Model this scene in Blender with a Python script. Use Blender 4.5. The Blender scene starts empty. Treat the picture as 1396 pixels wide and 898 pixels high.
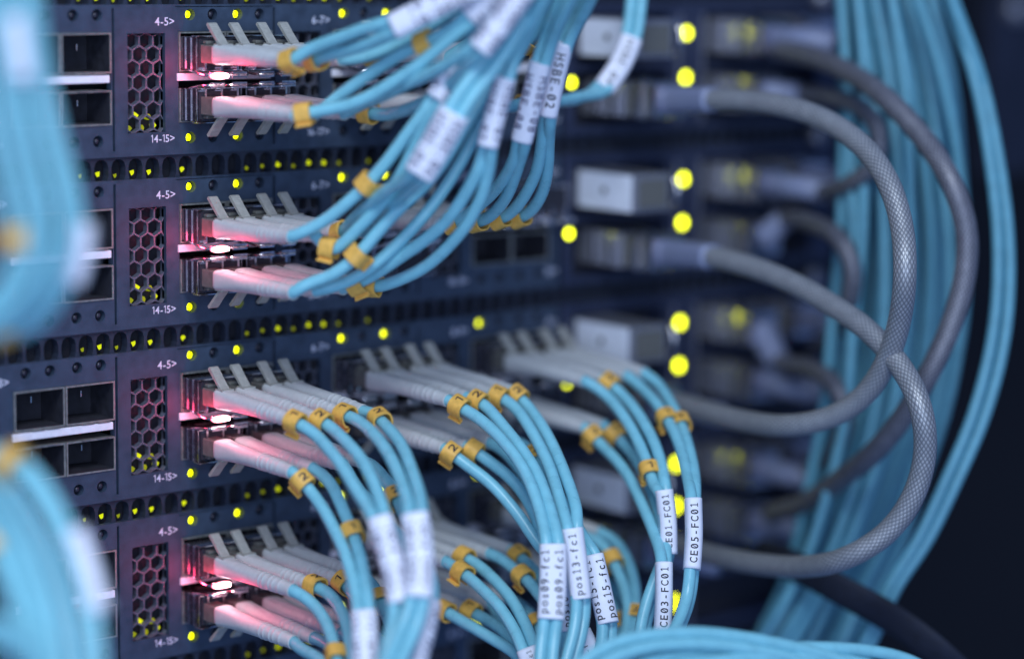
import bpy, bmesh, math, random
from mathutils import Vector, Matrix, Quaternion
random.seed(7)
S = 0.1                       # 1 unit = 1 cm; every builder below works in millimetres
scn = bpy.context.scene
col = scn.collection
V3 = Vector
# ------------------------------------------------------------------ camera
YAW, PITCH, ROLL = math.radians(40.621), math.radians(8.552), math.radians(0.766)
FPX = 3438.8; CAM = V3((-362.818, -552.208, 17.622)); PW, PH = 1396, 898
FW = V3((math.sin(YAW)*math.cos(PITCH), math.cos(YAW)*math.cos(PITCH), -math.sin(PITCH)))
RT = V3((math.cos(YAW), -math.sin(YAW), 0)); UP = RT.cross(FW)
R2 = RT*math.cos(ROLL)+UP*math.sin(ROLL); U2 = UP*math.cos(ROLL)-RT*math.sin(ROLL)
cd = bpy.data.cameras.new('camera'); cam = bpy.data.objects.new('camera', cd); col.objects.link(cam)
cam.matrix_world = Matrix.Translation(CAM*S) @ Matrix((R2, U2, -FW)).transposed().to_4x4()
cd.sensor_width = 36; cd.lens = FPX/PW*36; cd.clip_start = 0.5; cd.clip_end = 2000
cd.dof.use_dof = True; cd.dof.focus_distance = 651*S
cd.dof.aperture_fstop = cd.lens/27.0*S*0.1   # entrance pupil about 27 mm wide, as on a fast short telephoto
scn.camera = cam
scn.render.resolution_x, scn.render.resolution_y = 1024, 658
scn.view_settings.view_transform = 'Standard'; scn.view_settings.look = 'None'
scn.view_settings.exposure = 0; scn.view_settings.gamma = 1
# ------------------------------------------------------------------ light
world = bpy.data.worlds.new('World'); scn.world = world; world.use_nodes = True
world.node_tree.nodes['Background'].inputs[0].default_value = (0.10, 0.18, 0.42, 1)
world.node_tree.nodes['Background'].inputs[1].default_value = 0.75
def area(name, loc, target, size, power, color, sy=None):
    l = bpy.data.lights.new(name, 'AREA'); l.shape = 'RECTANGLE'; l.size = size*S; l.size_y = (sy or size)*S
    l.energy = power; l.color = color
    o = bpy.data.objects.new(name, l); col.objects.link(o)
    o.location = V3(loc)*S; o.rotation_euler = (V3(target)-V3(loc)).to_track_quat('-Z', 'Y').to_euler()
area('aisle_lamp', (-330, -500, 500), (40, -20, -60), 420, 47000, (0.82, 0.92, 1.0), 260)
area('room_fill', (-520, -820, 40), (40, 0, -60), 620, 46000, (0.62, 0.76, 1.0), 500)

def at(x, y, d):                     # the place seen at photo pixel x, y at d millimetres from the lens plane
    return CAM + (FW + R2*((x-PW/2)/FPX) - U2*((y-PH/2)/FPX))*d
def px(p):
    q = p-CAM; t = q.dot(FW); return PW/2+FPX*q.dot(R2)/t, PH/2-FPX*q.dot(U2)/t, t
# ------------------------------------------------------------------ materials
MATS = {}
def mat(name, color, rough=0.5, metal=0.0, emit=None, es=0, noise=0.0, nscale=6.0, bump=0.0, spec=0.5, sss=0.0, coat=0.0, trans=0):
    m = bpy.data.materials.new(name); m.use_nodes = True; nt = m.node_tree; b = nt.nodes['Principled BSDF']
    b.inputs['Base Color'].default_value = (*color, 1); b.inputs['Roughness'].default_value = rough
    b.inputs['Metallic'].default_value = metal; b.inputs['Specular IOR Level'].default_value = spec
    if coat: b.inputs['Coat Weight'].default_value = coat
    if trans: b.inputs['Transmission Weight'].default_value = trans
    if emit: b.inputs['Emission Color'].default_value = (*emit, 1); b.inputs['Emission Strength'].default_value = es
    if sss:
        b.inputs['Subsurface Weight'].default_value = sss; b.inputs['Subsurface Radius'].default_value = (0.1, 0.1, 0.1)
    if noise or bump:
        tc = nt.nodes.new('ShaderNodeTexCoord'); n = nt.nodes.new('ShaderNodeTexNoise')
        n.inputs['Scale'].default_value = nscale; n.inputs['Detail'].default_value = 6
        nt.links.new(tc.outputs['Object'], n.inputs['Vector'])
        if noise:
            r = nt.nodes.new('ShaderNodeMapRange'); r.inputs['To Min'].default_value = 1-noise; r.inputs['To Max'].default_value = 1+noise
            r.inputs['From Min'].default_value = 0.3; r.inputs['From Max'].default_value = 0.7
            nt.links.new(n.outputs['Fac'], r.inputs['Value'])
            mx = nt.nodes.new('ShaderNodeVectorMath'); mx.operation = 'SCALE'; mx.inputs[0].default_value = color
            nt.links.new(r.outputs['Result'], mx.inputs['Scale']); nt.links.new(mx.outputs['Vector'], b.inputs['Base Color'])
            r2 = nt.nodes.new('ShaderNodeMapRange'); r2.inputs['To Min'].default_value = max(0, rough-0.12); r2.inputs['To Max'].default_value = min(1, rough+0.12)
            nt.links.new(n.outputs['Fac'], r2.inputs['Value']); nt.links.new(r2.outputs['Result'], b.inputs['Roughness'])
        if bump:
            n2 = nt.nodes.new('ShaderNodeTexNoise'); n2.inputs['Scale'].default_value = nscale*6; n2.inputs['Detail'].default_value = 4
            nt.links.new(tc.outputs['Object'], n2.inputs['Vector'])
            bp = nt.nodes.new('ShaderNodeBump'); bp.inputs['Strength'].default_value = bump; bp.inputs['Distance'].default_value = 0.02
            nt.links.new(n2.outputs['Fac'], bp.inputs['Height']); nt.links.new(bp.outputs['Normal'], b.inputs['Normal'])
    MATS[name] = m; return m
mat('panel', (0.040, 0.062, 0.108), 0.52, 0.1, noise=0.22, nscale=3, bump=0.25)
mat('module_panel', (0.030, 0.040, 0.085), 0.5, 0.2, noise=0.2, nscale=3)
mat('band', (0.024, 0.032, 0.058), 0.55, 0.1, noise=0.2, nscale=4, bump=0.1)
mat('black', (0.011, 0.013, 0.025), 0.8)
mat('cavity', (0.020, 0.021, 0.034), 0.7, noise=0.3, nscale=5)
mat('cage', (0.34, 0.35, 0.34), 0.4, 0.6, noise=0.25, nscale=9)
mat('comb', (0.11, 0.12, 0.17), 0.55, 0.2, noise=0.3, nscale=9)
mat('strip', (0.86, 0.86, 0.97), 0.3, 0.0, noise=0.08, nscale=5)
mat('print', (0.70, 0.72, 0.88), 0.5)
mat('shell', (0.10, 0.095, 0.12), 0.25, 0.85, noise=0.4, nscale=8)
mat('chrome', (0.75, 0.72, 0.76), 0.22, 1.0, noise=0.25, nscale=9)
mat('plug', (0.13, 0.13, 0.125), 0.42, noise=0.2, nscale=8)
mat('lever', (0.36, 0.36, 0.34), 0.42, noise=0.12, nscale=8, sss=0.2)
mat('boot', (0.56, 0.58, 0.60), 0.46, noise=0.05, nscale=6, bump=0.12, sss=0.15)
mat('aqua', (0.21, 0.53, 0.64), 0.30, noise=0.07, nscale=3, bump=0.06, spec=0.5)
mat('aqua_shaded', (0.11, 0.33, 0.44), 0.45, noise=0.08, nscale=3, bump=0.05)  # same fibre as aqua, darkened to stand for distance from the lamp
mat('clip', (0.80, 0.45, 0.09), 0.5, noise=0.14, nscale=7, bump=0.1, sss=0.1)
mat('ink', (0.012, 0.012, 0.03), 0.6)
mat('ink_violet', (0.05, 0.045, 0.13), 0.6)
mat('sleeve', (0.76, 0.78, 0.90), 0.42, noise=0.04, nscale=5)
mat('led', (0.3, 0.3, 0.0), 0.4, emit=(0.92, 1, 0), es=3.2)
mat('led_module', (0.3, 0.3, 0.0), 0.4, emit=(0.92, 1, 0), es=7.5)
mat('glint_dim', (0.3, 0.3, 0.0), 0.4, emit=(0.75, 0.85, 0), es=0.8)  # reflected LED light put into a glowing colour
mat('glint_faint', (0.2, 0.2, 0.0), 0.4, emit=(0.7, 0.8, 0), es=0.28)  # weaker glint of reflected LED light, also as emission
mat('red_glow_core', (1, 0.5, 0.5), 0.4, emit=(1, 0.72, 0.76), es=30)  # added red glow, not a lamp of the switch
mat('red_glow_rim', (1, 0.3, 0.35), 0.4, emit=(1, 0.16, 0.26), es=1.4)
mat('off_lens', (0.03, 0.03, 0.05), 0.25)
mat('white_face', (0.80, 0.84, 0.95), 0.45, noise=0.08, nscale=3)
mat('silver', (0.27, 0.28, 0.34), 0.35, 0.5, noise=0.15, nscale=6)
mat('blue_boot', (0.20, 0.23, 0.36), 0.5, noise=0.06, nscale=4)
mat('far_wall', (0.003, 0.004, 0.009), 0.9)
mat('rack', (0.012, 0.016, 0.035), 0.6, 0.1, noise=0.3, nscale=1)
mat('strap', (0.008, 0.012, 0.028), 0.8, noise=0.3, nscale=4, bump=0.3)
def braid_mat(name, dark, light):
    m = bpy.data.materials.new(name); m.use_nodes = True; nt = m.node_tree; b = nt.nodes['Principled BSDF']
    L = nt.links; N = nt.nodes.new
    uv = N('ShaderNodeUVMap'); sp = N('ShaderNodeSeparateXYZ'); L.new(uv.outputs[0], sp.inputs[0])
    def mth(op, a, bb=None):
        n = N('ShaderNodeMath'); n.operation = op
        for i, v in enumerate((a, bb)):
            if v is None: continue
            if isinstance(v, (int, float)): n.inputs[i].default_value = v
            else: L.new(v, n.inputs[i])
        return n.outputs[0]
    a = mth('MULTIPLY', sp.outputs[0], 2*math.pi*8); c = mth('MULTIPLY', sp.outputs[1], 1.7)
    s1 = mth('SINE', mth('ADD', a, c)); s2 = mth('SINE', mth('SUBTRACT', a, c))
    w = mth('ABSOLUTE', mth('MULTIPLY', s1, s2))
    tc = N('ShaderNodeTexCoord'); nz = N('ShaderNodeTexNoise'); nz.inputs['Scale'].default_value = 3.5; nz.inputs['Detail'].default_value = 8; L.new(tc.outputs['Object'], nz.inputs['Vector'])
    f = mth('MULTIPLY', w, mth('ADD', nz.outputs['Fac'], 0.3))
    mx = N('ShaderNodeMix'); mx.data_type = 'RGBA'; L.new(f, mx.inputs['Factor'])
    mx.inputs['A'].default_value = (*dark, 1); mx.inputs['B'].default_value = (*light, 1)
    L.new(mx.outputs['Result'], b.inputs['Base Color']); b.inputs['Roughness'].default_value = 0.42; b.inputs['Metallic'].default_value = 0.35
    bp = N('ShaderNodeBump'); bp.inputs['Strength'].default_value = 0.4; bp.inputs['Distance'].default_value = 0.02
    L.new(w, bp.inputs['Height']); L.new(bp.outputs['Normal'], b.inputs['Normal']); MATS[name] = m
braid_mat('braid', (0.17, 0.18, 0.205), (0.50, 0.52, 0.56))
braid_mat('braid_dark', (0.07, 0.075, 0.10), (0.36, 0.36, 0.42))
# ------------------------------------------------------------------ object helpers
def thing(name, label, cat, loc, group=None, kind=None):
    o = bpy.data.objects.new(name, None); col.objects.link(o); o.empty_display_size = 0.1
    o.location = V3(loc)*S
    if label: o['label'] = label
    if cat: o['category'] = cat
    if group: o['group'] = group
    if kind: o['kind'] = kind
    o['_o'] = [float(c) for c in loc]
    return o
def origin(o):
    return V3(o['_o']) if o is not None and '_o' in o else V3((0, 0, 0))
class MB:
    def __init__(s): s.v = []; s.f = []; s.uv = {}
    def add(s, vs, fs, uvs=None):
        b = len(s.v); s.v += [V3(p) for p in vs]
        for i, f in enumerate(fs):
            if uvs: s.uv[len(s.f)] = uvs[i]
            s.f.append([b+k for k in f])
    def box(s, a, b):        # a, b opposite corners in u, n, z with n = distance in front of the panel
        (x0, n0, z0), (x1, n1, z1) = a, b
        x0, x1 = sorted((x0, x1)); z0, z1 = sorted((z0, z1)); y0, y1 = sorted((-n0, -n1))
        v = [(x0,y0,z0),(x1,y0,z0),(x1,y1,z0),(x0,y1,z0),(x0,y0,z1),(x1,y0,z1),(x1,y1,z1),(x0,y1,z1)]
        s.add(v, [(0,3,2,1),(4,5,6,7),(0,1,5,4),(1,2,6,5),(2,3,7,6),(3,0,4,7)])
        return s
    def build(s, name, m, parent=None, smooth=False, bevel=0, org=None):
        o3 = org if org is not None else origin(parent)
        me = bpy.data.meshes.new(name)
        me.from_pydata([(p-o3)*S for p in s.v], [], s.f)
        if s.uv:
            l = me.uv_layers.new(name='UVMap')
            for fi, uu in s.uv.items():
                for li, q in zip(me.polygons[fi].loop_indices, uu): l.data[li].uv = q
        me.materials.append(MATS[m])
        if smooth: me.polygons.foreach_set('use_smooth', [True]*len(me.polygons))
        me.validate(); me.update()
        o = bpy.data.objects.new(name, me); col.objects.link(o); o.parent = parent
        if parent is None: o.location = o3*S
        if bevel:
            b = o.modifiers.new('bevel', 'BEVEL'); b.width = bevel*S; b.segments = 2; b.limit_method = 'ANGLE'
        return o
def P(u, n, z): return V3((u, -n, z))
# ---- curves
def resample(pts, step):
    out = [pts[0]]; acc = 0
    for a, b in zip(pts, pts[1:]):
        L = (b-a).length
        if L < 1e-9: continue
        t = step-acc
        while t <= L:
            out.append(a+(b-a)*(t/L)); t += step
        acc = L-(t-step)
    if (out[-1]-pts[-1]).length > step*0.3: out.append(pts[-1])
    return out
def spline(pts, step=1.6, passes=3, keep=2):
    q = [pts[0]*2-pts[1]]+pts+[pts[-1]*2-pts[-2]]; out = []
    for i in range(1, len(q)-2):
        p0, p1, p2, p3 = q[i-1:i+3]
        t0 = 0; t1 = t0+max((p1-p0).length, 1e-4)**.5; t2 = t1+max((p2-p1).length, 1e-4)**.5; t3 = t2+max((p3-p2).length, 1e-4)**.5
        n = max(3, int((p2-p1).length/step*2))
        for k in range(n):
            t = t1+(t2-t1)*k/n
            A1 = p0*((t1-t)/(t1-t0))+p1*((t-t0)/(t1-t0)); A2 = p1*((t2-t)/(t2-t1))+p2*((t-t1)/(t2-t1)); A3 = p2*((t3-t)/(t3-t2))+p3*((t-t2)/(t3-t2))
            B1 = A1*((t2-t)/(t2-t0))+A2*((t-t0)/(t2-t0)); B2 = A2*((t3-t)/(t3-t1))+A3*((t-t1)/(t3-t1))
            out.append(B1*((t2-t)/(t2-t1))+B2*((t-t1)/(t2-t1)))
    out.append(pts[-1]); out = resample(out, step)
    for _ in range(passes*4):
        n = out[:]
        for i in range(keep, len(out)-1): n[i] = out[i]*0.5+(out[i-1]+out[i+1])*0.25
        out = n
    return out
def depths(pts, d0):                 # (x, y[, d]) rows -> all with a depth, unknown ones spread between the known
    ps = [list(p) for p in pts]
    s = [0]
    for a, b in zip(ps, ps[1:]): s.append(s[-1]+math.hypot(b[0]-a[0], b[1]-a[1]))
    known = [(s[i], p[2]) for i, p in enumerate(ps) if len(p) > 2]
    if d0 is not None: known = [(-6.0, d0)]+known
    out = []
    for i, p in enumerate(ps):
        lo = [k for k in known if k[0] <= s[i]]; hi = [k for k in known if k[0] >= s[i]]
        if lo and hi:
            a, b = lo[-1], hi[0]; d = a[1] if b[0] == a[0] else a[1]+(b[1]-a[1])*(s[i]-a[0])/(b[0]-a[0])
        else: d = (lo[-1] if lo else hi[0])[1]
        out.append((p[0], p[1], d))
    return out
def frames(pts, up=V3((0, 0, 1))):
    T = [(pts[min(i+1, len(pts)-1)]-pts[max(i-1, 0)]).normalized() for i in range(len(pts))]
    n = up-T[0]*up.dot(T[0])
    if n.length < 1e-3: n = V3((1, 0, 0))-T[0]*T[0].x
    n.normalize(); fr = []
    for t in T:
        n = (n-t*n.dot(t)).normalized(); fr.append((t, n, t.cross(n)))
    return fr
def tube(mb, pts, r, seg=12, up=V3((0, 0, 1)), shape=None, caps=True, uv=False, fr=None):
    fr = fr or frames(pts, up); vs = []; L = 0; ls = []
    for i, (p, (t, n, b)) in enumerate(zip(pts, fr)):
        if i: L += (p-pts[i-1]).length
        ls.append(L); rr = r(i/(len(pts)-1), L) if callable(r) else r
        for k in range(seg):
            a = 2*math.pi*k/seg; c, s_ = math.cos(a), math.sin(a)
            x, y = shape(i/(len(pts)-1), c, s_) if shape else (c, s_)
            vs.append(p+(n*x+b*y)*rr)
    fs = []; uvs = []
    for i in range(len(pts)-1):
        for k in range(seg):
            k2 = (k+1) % seg
            fs.append((i*seg+k, i*seg+k2, (i+1)*seg+k2, (i+1)*seg+k))
            uvs.append(((k/seg, ls[i]), ((k+1)/seg, ls[i]), ((k+1)/seg, ls[i+1]), (k/seg, ls[i+1])))
    if caps:
        fs += [tuple(range(seg-1, -1, -1)), tuple(range((len(pts)-1)*seg, len(pts)*seg))]
        uvs += [[(0, 0)]*seg]*2
    mb.add(vs, fs, uvs if uv else None)
# ---- lettering
TC = {}
def strip2(bm, a, b, t):
    a, b = V3((*a, 0)), V3((*b, 0)); d = (b-a).normalized(); q = V3((-d.y, d.x, 0))*t/2
    bm.faces.new([bm.verts.new(p) for p in (a-q, b-q, b+q, a+q)])
def letter(ch, mono):
    if (ch, mono) in TC: return TC[(ch, mono)]
    bm = bmesh.new()
    if ch == '1':
        strip2(bm, (0.02, 0), (0.02, 0.72), 0.085); strip2(bm, (0.0, 0.70), (-0.15, 0.57), 0.075)
        if mono: strip2(bm, (-0.15, 0.035), (0.19, 0.035), 0.07)
    else:
        c = bpy.data.curves.new('t', 'FONT'); c.body = ch; c.size = 1; c.resolution_u = 3; c.offset = 0.012
        o = bpy.data.objects.new('t', c); me = o.to_mesh(); bm.from_mesh(me); o.to_mesh_clear(); bpy.data.objects.remove(o)
        if bm.verts:
            x0 = min(v.co.x for v in bm.verts); x1 = max(v.co.x for v in bm.verts)
            k = min(1.0, 0.50/(x1-x0)) if mono else 1
            for v in bm.verts: v.co.x = (v.co.x-(x0+x1)/2)*k
        if ch == '0' and mono: strip2(bm, (-0.10, 0.14), (0.10, 0.58), 0.06)
    bmesh.ops.triangulate(bm, faces=bm.faces)          # fine enough to follow a curved sleeve
    for _ in range(3):
        bmesh.ops.subdivide_edges(bm, edges=[e for e in bm.edges if e.calc_length() > 0.14], cuts=1); bmesh.ops.triangulate(bm, faces=bm.faces)
    bm.verts.index_update(); vs = [V3((v.co.x, v.co.y, 0)) for v in bm.verts]; fs = [tuple(v.index for v in f.verts) for f in bm.faces]; bm.free()
    w = 0.64 if mono else (max(v.x for v in vs)-min(v.x for v in vs))+0.10
    TC[(ch, mono)] = (vs, fs, w); return TC[(ch, mono)]
def glyphs(txt, mono=True):
    V, F, x = [], [], 0
    for ch in txt:
        vs, fs, w = letter(ch, mono); c = -(min(v.x for v in vs)+max(v.x for v in vs))/2 if not mono else 0
        b = len(V); V += [V3((v.x+c+x+w/2, v.y, 0)) for v in vs]; F += [tuple(b+k for k in f) for f in fs]; x += w
    x0, x1 = min(v.x for v in V), max(v.x for v in V); y0, y1 = min(v.y for v in V), max(v.y for v in V)
    return [V3((v.x-(x0+x1)/2, v.y-(y0+y1)/2, 0)) for v in V], F, x1-x0, y1-y0
def panel_text(txt, u, z, h, parent, m='print', n=0.06, right=True, sx=1.0):
    vs, fs, w, hh = glyphs(txt, False); k = h/hh; mb = MB(); ox = -w*k*sx/2 if right else 0
    mb.add([P(u+ox+v.x*k*sx, n, z+v.y*k) for v in vs], fs)
    return mb.build('port_number', m, parent)

# ------------------------------------------------------------------ network switches
PG = 49.462; U1 = 44.45; LO = (0.0, 6.9, 14.8, 21.7)
def cell_hole(mb, x0, x1, z0, z1, cx, cz, rf, n0, n1, seg=16):
    ang = [2*math.pi*k/seg for k in range(seg)]
    for X, Z in ((x1, z1), (x0, z1), (x0, z0), (x1, z0)):
        a = math.atan2(Z-cz, X-cx) % (2*math.pi)
        if min(abs(a-b) for b in ang) > 1e-4: ang.append(a)
    ang.sort(); I = []; O = []; D = []
    for a in ang:
        c, s_ = math.cos(a), math.sin(a); r = rf(c, s_)
        tx = ((x1-cx) if c > 0 else (x0-cx))/c if abs(c) > 1e-9 else 1e9
        tz = ((z1-cz) if s_ > 0 else (z0-cz))/s_ if abs(s_) > 1e-9 else 1e9
        t = min(tx, tz)
        I.append(P(cx+c*r, n0, cz+s_*r)); O.append(P(cx+c*t, n0, cz+s_*t)); D.append(P(cx+c*r, n1, cz+s_*r))
    k = len(ang); fs = []
    for i in range(k):
        j = (i+1) % k; fs += [(i, j, k+j, k+i), (2*k+i, 2*k+j, j, i)]
    mb.add(I+O+D, fs)
def stadium(hw, hh):
    def f(c, s_):
        d = hh-hw
        # ray against a stadium with round ends of radius hw and straight sides of half-length d
        if abs(c) > 1e-9 and abs(s_/abs(c)*hw) <= d: return hw/abs(c)
        B = abs(s_)*d; return B+math.sqrt(max(0, B*B-(d*d-hw*hw)))
    return f
def plate(mb, xs, zs, cls, n0, n1):
    """front face in grid cells, cls(cx, cz) -> None solid | 'open' | ('round', cx, cz, r)"""
    xs = sorted(set(round(x, 4) for x in xs)); zs = sorted(set(round(z, 4) for z in zs))
    nx, nz = len(xs)-1, len(zs)-1
    C = [[cls((xs[i]+xs[i+1])/2, (zs[j]+zs[j+1])/2) for j in range(nz)] for i in range(nx)]
    for i in range(nx):
        for j in range(nz):
            x0, x1, z0, z1 = xs[i], xs[i+1], zs[j], zs[j+1]; c = C[i][j]
            if c is None: mb.add([P(x0,n0,z0),P(x1,n0,z0),P(x1,n0,z1),P(x0,n0,z1)], [(0,1,2,3)])
            elif c != 'open': cell_hole(mb, x0, x1, z0, z1, c[1], c[2], lambda a, b, r=c[3]: r, n0, n1)
            if c == 'open':
                for di, dj, e in ((-1,0,((x0,z0),(x0,z1))), (1,0,((x1,z1),(x1,z0))), (0,-1,((x1,z0),(x0,z0))), (0,1,((x0,z1),(x1,z1)))):
                    ii, jj = i+di, j+dj
                    if not (0 <= ii < nx and 0 <= jj < nz) or C[ii][jj] != 'open':
                        (a, b), (c_, d) = e; mb.add([P(a,n0,b),P(c_,n0,d),P(c_,n1,d),P(a,n1,b)], [(0,1,2,3)])
GROUPS = range(0, 4)
def gu(g): return (g-1)*PG
def build_switch():
    root = thing('network_switch', None, 'network switch', (0, 0, 0), 'network switches stacked in the rack')
    xs = [-95, 128.6]; zs = [2.3, -35.4, 1.7, -1.7, -30.0, -33.4]; opens = []; rounds = []
    for g in GROUPS:
        u = gu(g)
        opens += [(u-3.7, u+25.7, -27.8, -4.3), (u-18.9, u-7.7, -30.1, -4.7), (u+26.0, u+26.7, -34.4, 1.2)]
        if g: opens += [(u-4.6, u+26.0, 1.9, 2.1)]
        for l in LO:
            for z in (0, -31.69): rounds.append((u+l, z, 1.5))
    for a, b, c, d in opens: xs += [a, b]; zs += [c, d]
    for a, z, r in rounds: xs += [a-1.7, a+1.7]
    zs += [-31.69-1.7, -31.69+1.7]
    zs = [z for z in zs if z not in (-30.0, -33.4)]
    # keep the round cells whole: no grid line may cross them
    def crosses_x(x): return any(a-1.69 < x < a+1.69 for a, z, r in rounds)
    xs = [x for x in xs if not crosses_x(x)]
    zs = sorted(set(zs)); zz = [z for z in zs if not any(c-1.69 < z < c+1.69 for c in (0, -31.69))]
    def cls(x, z):
        for a, c, r in rounds:
            if abs(x-a) < 1.7 and abs(z-c) < 1.7: return ('round', a, c, r)
        for a, b, c, d in opens:
            if a < x < b and c < z < d: return 'open'
        return None
    # split opens that end inside a round row (grooves stay between rows)
    mb = MB(); plate(mb, xs, zz, cls, 0, -2.2); mb.box((-95, -1.5, -35.41), (128.6, -2.2, -35.6))
    mb.box((-95, 0, -35.402), (128.6, -14, -35.9)); mb.box((-95, 0, 2.302), (128.6, -1.6, 2.6))
    mb.build('faceplate', 'panel', root)
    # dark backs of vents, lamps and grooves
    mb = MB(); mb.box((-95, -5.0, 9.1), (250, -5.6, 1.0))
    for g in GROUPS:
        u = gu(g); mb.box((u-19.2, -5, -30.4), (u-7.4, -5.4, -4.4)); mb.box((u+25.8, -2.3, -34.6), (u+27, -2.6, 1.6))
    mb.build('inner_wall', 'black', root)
    # row of slots above the faceplate
    mb = MB(); u = -95.0+2.54; 
    while u < 247:
        x0, x1 = u-2.54, u+2.54
        cell_hole(mb, x0, x1, 1.35, 8.95, u, 4.9, stadium(2.1, 3.15), -0.9, -3.6, 14); u += 5.08
    mb.build('slotted_strip', 'band', root)
    for g in GROUPS:
        u0 = gu(g)
        # honeycomb vent
        mb = MB(); F = 4.1; R = F/math.sqrt(3); rows = 8
        for j in range(rows):
            for i in range(-1, 4):
                cx = u0-18.9+2.2+i*F+(F/2 if j % 2 else 0); cz = -6.6-j*F*0.866
                O = []; I = []; D = []
                for k in range(6):
                    a = math.pi/6+k*math.pi/3
                    for L_, rr, n in ((O, R, -1.2), (I, R-0.27, -1.2), (D, R-0.27, -3.0)):
                        x = min(max(cx+rr*math.cos(a), u0-18.9), u0-7.7); z = min(max(cz+rr*math.sin(a), -30.1), -4.7)
                        L_.append(P(x, n, z))
                if max(p.x for p in O)-min(p.x for p in O) < 0.5: continue
                fs = []
                for k in range(6):
                    k2 = (k+1) % 6; fs += [(k, k2, 6+k2, 6+k), (6+k, 6+k2, 12+k2, 12+k)]
                mb.add(O+I+D, fs)
        mb.build('honeycomb_vent', 'comb', root)
        # two by two port cage
        mb = MB(); t = 0.42; n1 = 0.35
        for a, b in ((-14.6, -4.4), (-27.7, -18.9)):
            for x0, x1 in ((-3.6, 10.9), (11.2, 25.6)):
                mb.box((u0+x0, n1, a), (u0+x0+t, -11, b)); mb.box((u0+x1-t, n1, a), (u0+x1, -11, b))
                mb.box((u0+x0+t, n1-.05, b-t), (u0+x1-t, -11, b)); mb.box((u0+x0+t, n1-.05, a), (u0+x1-t, -11, a+t))
        for x in (1.2, 5.5, 15.6, 20.2):
            mb.box((u0+x, 0.9, -14.75), (u0+x+3.6, -1, -14.62)); mb.box((u0+x, 0.9, -18.87), (u0+x+3.6, -1, -18.75))
        cg = mb.build('port_cage', 'cage', root)
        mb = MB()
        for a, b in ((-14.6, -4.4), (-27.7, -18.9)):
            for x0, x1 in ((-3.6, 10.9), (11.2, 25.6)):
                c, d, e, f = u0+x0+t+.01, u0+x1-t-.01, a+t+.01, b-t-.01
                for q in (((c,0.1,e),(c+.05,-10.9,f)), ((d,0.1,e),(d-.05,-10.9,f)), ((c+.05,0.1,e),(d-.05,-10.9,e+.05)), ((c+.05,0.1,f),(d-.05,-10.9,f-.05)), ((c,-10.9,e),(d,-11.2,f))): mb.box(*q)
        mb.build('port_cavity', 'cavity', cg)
        for x in (5.2, 19.8):
            for z in (-8.2, -22.4): MB().box((u0+x, -7, z-.8), (u0+x+.35, -7.4, z+.8)).build('contact_tab', 'chrome', cg)
        MB().box((u0-4.2, 0.6, -16.95), (u0+24.9, -2, -15.0)).build('light_bar', 'strip', root, bevel=0.15)
        # lamps
        lit = {(0, 0), (0, 2), (1, 0)} if g else set()
        if g == 2: lit.discard((1, 0))
        if g == 3: lit = {(0, 0)}
        if g == 1: lit.add((1, 2))
        for r_, z in ((0, 0), (1, -31.69)):
            for k, l in enumerate(LO):
                mb = MB(); on = (r_, k) in lit
                if g == 3 and on and k == 2: on = False
                seg = 14; rr = 0.9 if on else 0.85
                cx = u0+l-(0.25 if on else 0)
                ring = [P(cx+rr*0.85*math.cos(6.2832*q/seg), -0.75, z+rr*math.sin(6.2832*q/seg)) for q in range(seg)]
                ring2 = [P(cx+rr*0.85*math.cos(6.2832*q/seg), -2.0, z+rr*math.sin(6.2832*q/seg)) for q in range(seg)]
                mb.add(ring+ring2+[P(cx, -0.45, z)], [(seg+q, seg+(q+1) % seg, (q+1) % seg, q) for q in range(seg)]+[(q, (q+1) % seg, 2*seg) for q in range(seg)])
                lo_ = mb.build('indicator_lamp', 'led' if on else 'off_lens', root, smooth=True); lo_['_k'] = '%d%d%d' % (g, r_, k)
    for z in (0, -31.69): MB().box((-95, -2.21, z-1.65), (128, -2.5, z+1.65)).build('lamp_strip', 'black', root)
    for g, a, b in ((0, '2-3>', '12-13>'), (1, '4-5>', '14-15>'), (2, '6-7>', '16-17>'), (3, '8-9>', '18-19>')):
        panel_text(a, gu(g)-4.9, -1.7, 2.15, root); panel_text(b, gu(g)-5.0, -31.6, 2.05, root)
    panel_text('10>', 127.9, -1.9, 2.0, root); panel_text('20>', 127.9, -31.2, 2.0, root)
    # painted glints: LED light reflected inside slots and vent, as glowing flakes
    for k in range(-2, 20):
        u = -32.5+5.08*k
        if k in (0, 3, 4, 1, 2, 6, 10, 11, 12, 13, 14, 15, 16, 18): m = 'glint_dim' if k in (1, 3, 4, 6, 12, 14, 15) else 'glint_faint'
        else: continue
        bx = (math.floor((u+95)/5.08)+0.5)*5.08-95+0.2; r = 0.72 if m == 'glint_dim' else 0.55; z = 4.0+0.35*math.sin(k*2.3)
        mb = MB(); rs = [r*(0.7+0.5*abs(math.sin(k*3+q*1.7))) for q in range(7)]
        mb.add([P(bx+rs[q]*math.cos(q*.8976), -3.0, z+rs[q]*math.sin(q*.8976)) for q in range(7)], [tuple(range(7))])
        mb.build('led_glint', m, root)
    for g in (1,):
        for x, z, m in ((-17.2, -28.9, 'glint_faint'), (-13.4, -28.9, 'glint_faint'), (-11.3, -26.2, 'glint_faint'), (-9.8, -28.4, 'glint_dim'), (-15.2, -25.6, 'glint_dim'), (-18.3, -26.0, 'glint_faint')):
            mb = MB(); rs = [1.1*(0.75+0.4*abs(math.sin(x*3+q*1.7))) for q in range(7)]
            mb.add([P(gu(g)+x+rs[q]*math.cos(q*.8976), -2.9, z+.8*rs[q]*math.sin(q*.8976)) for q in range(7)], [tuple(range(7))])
            mb.build('led_glint', m, root)
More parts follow.
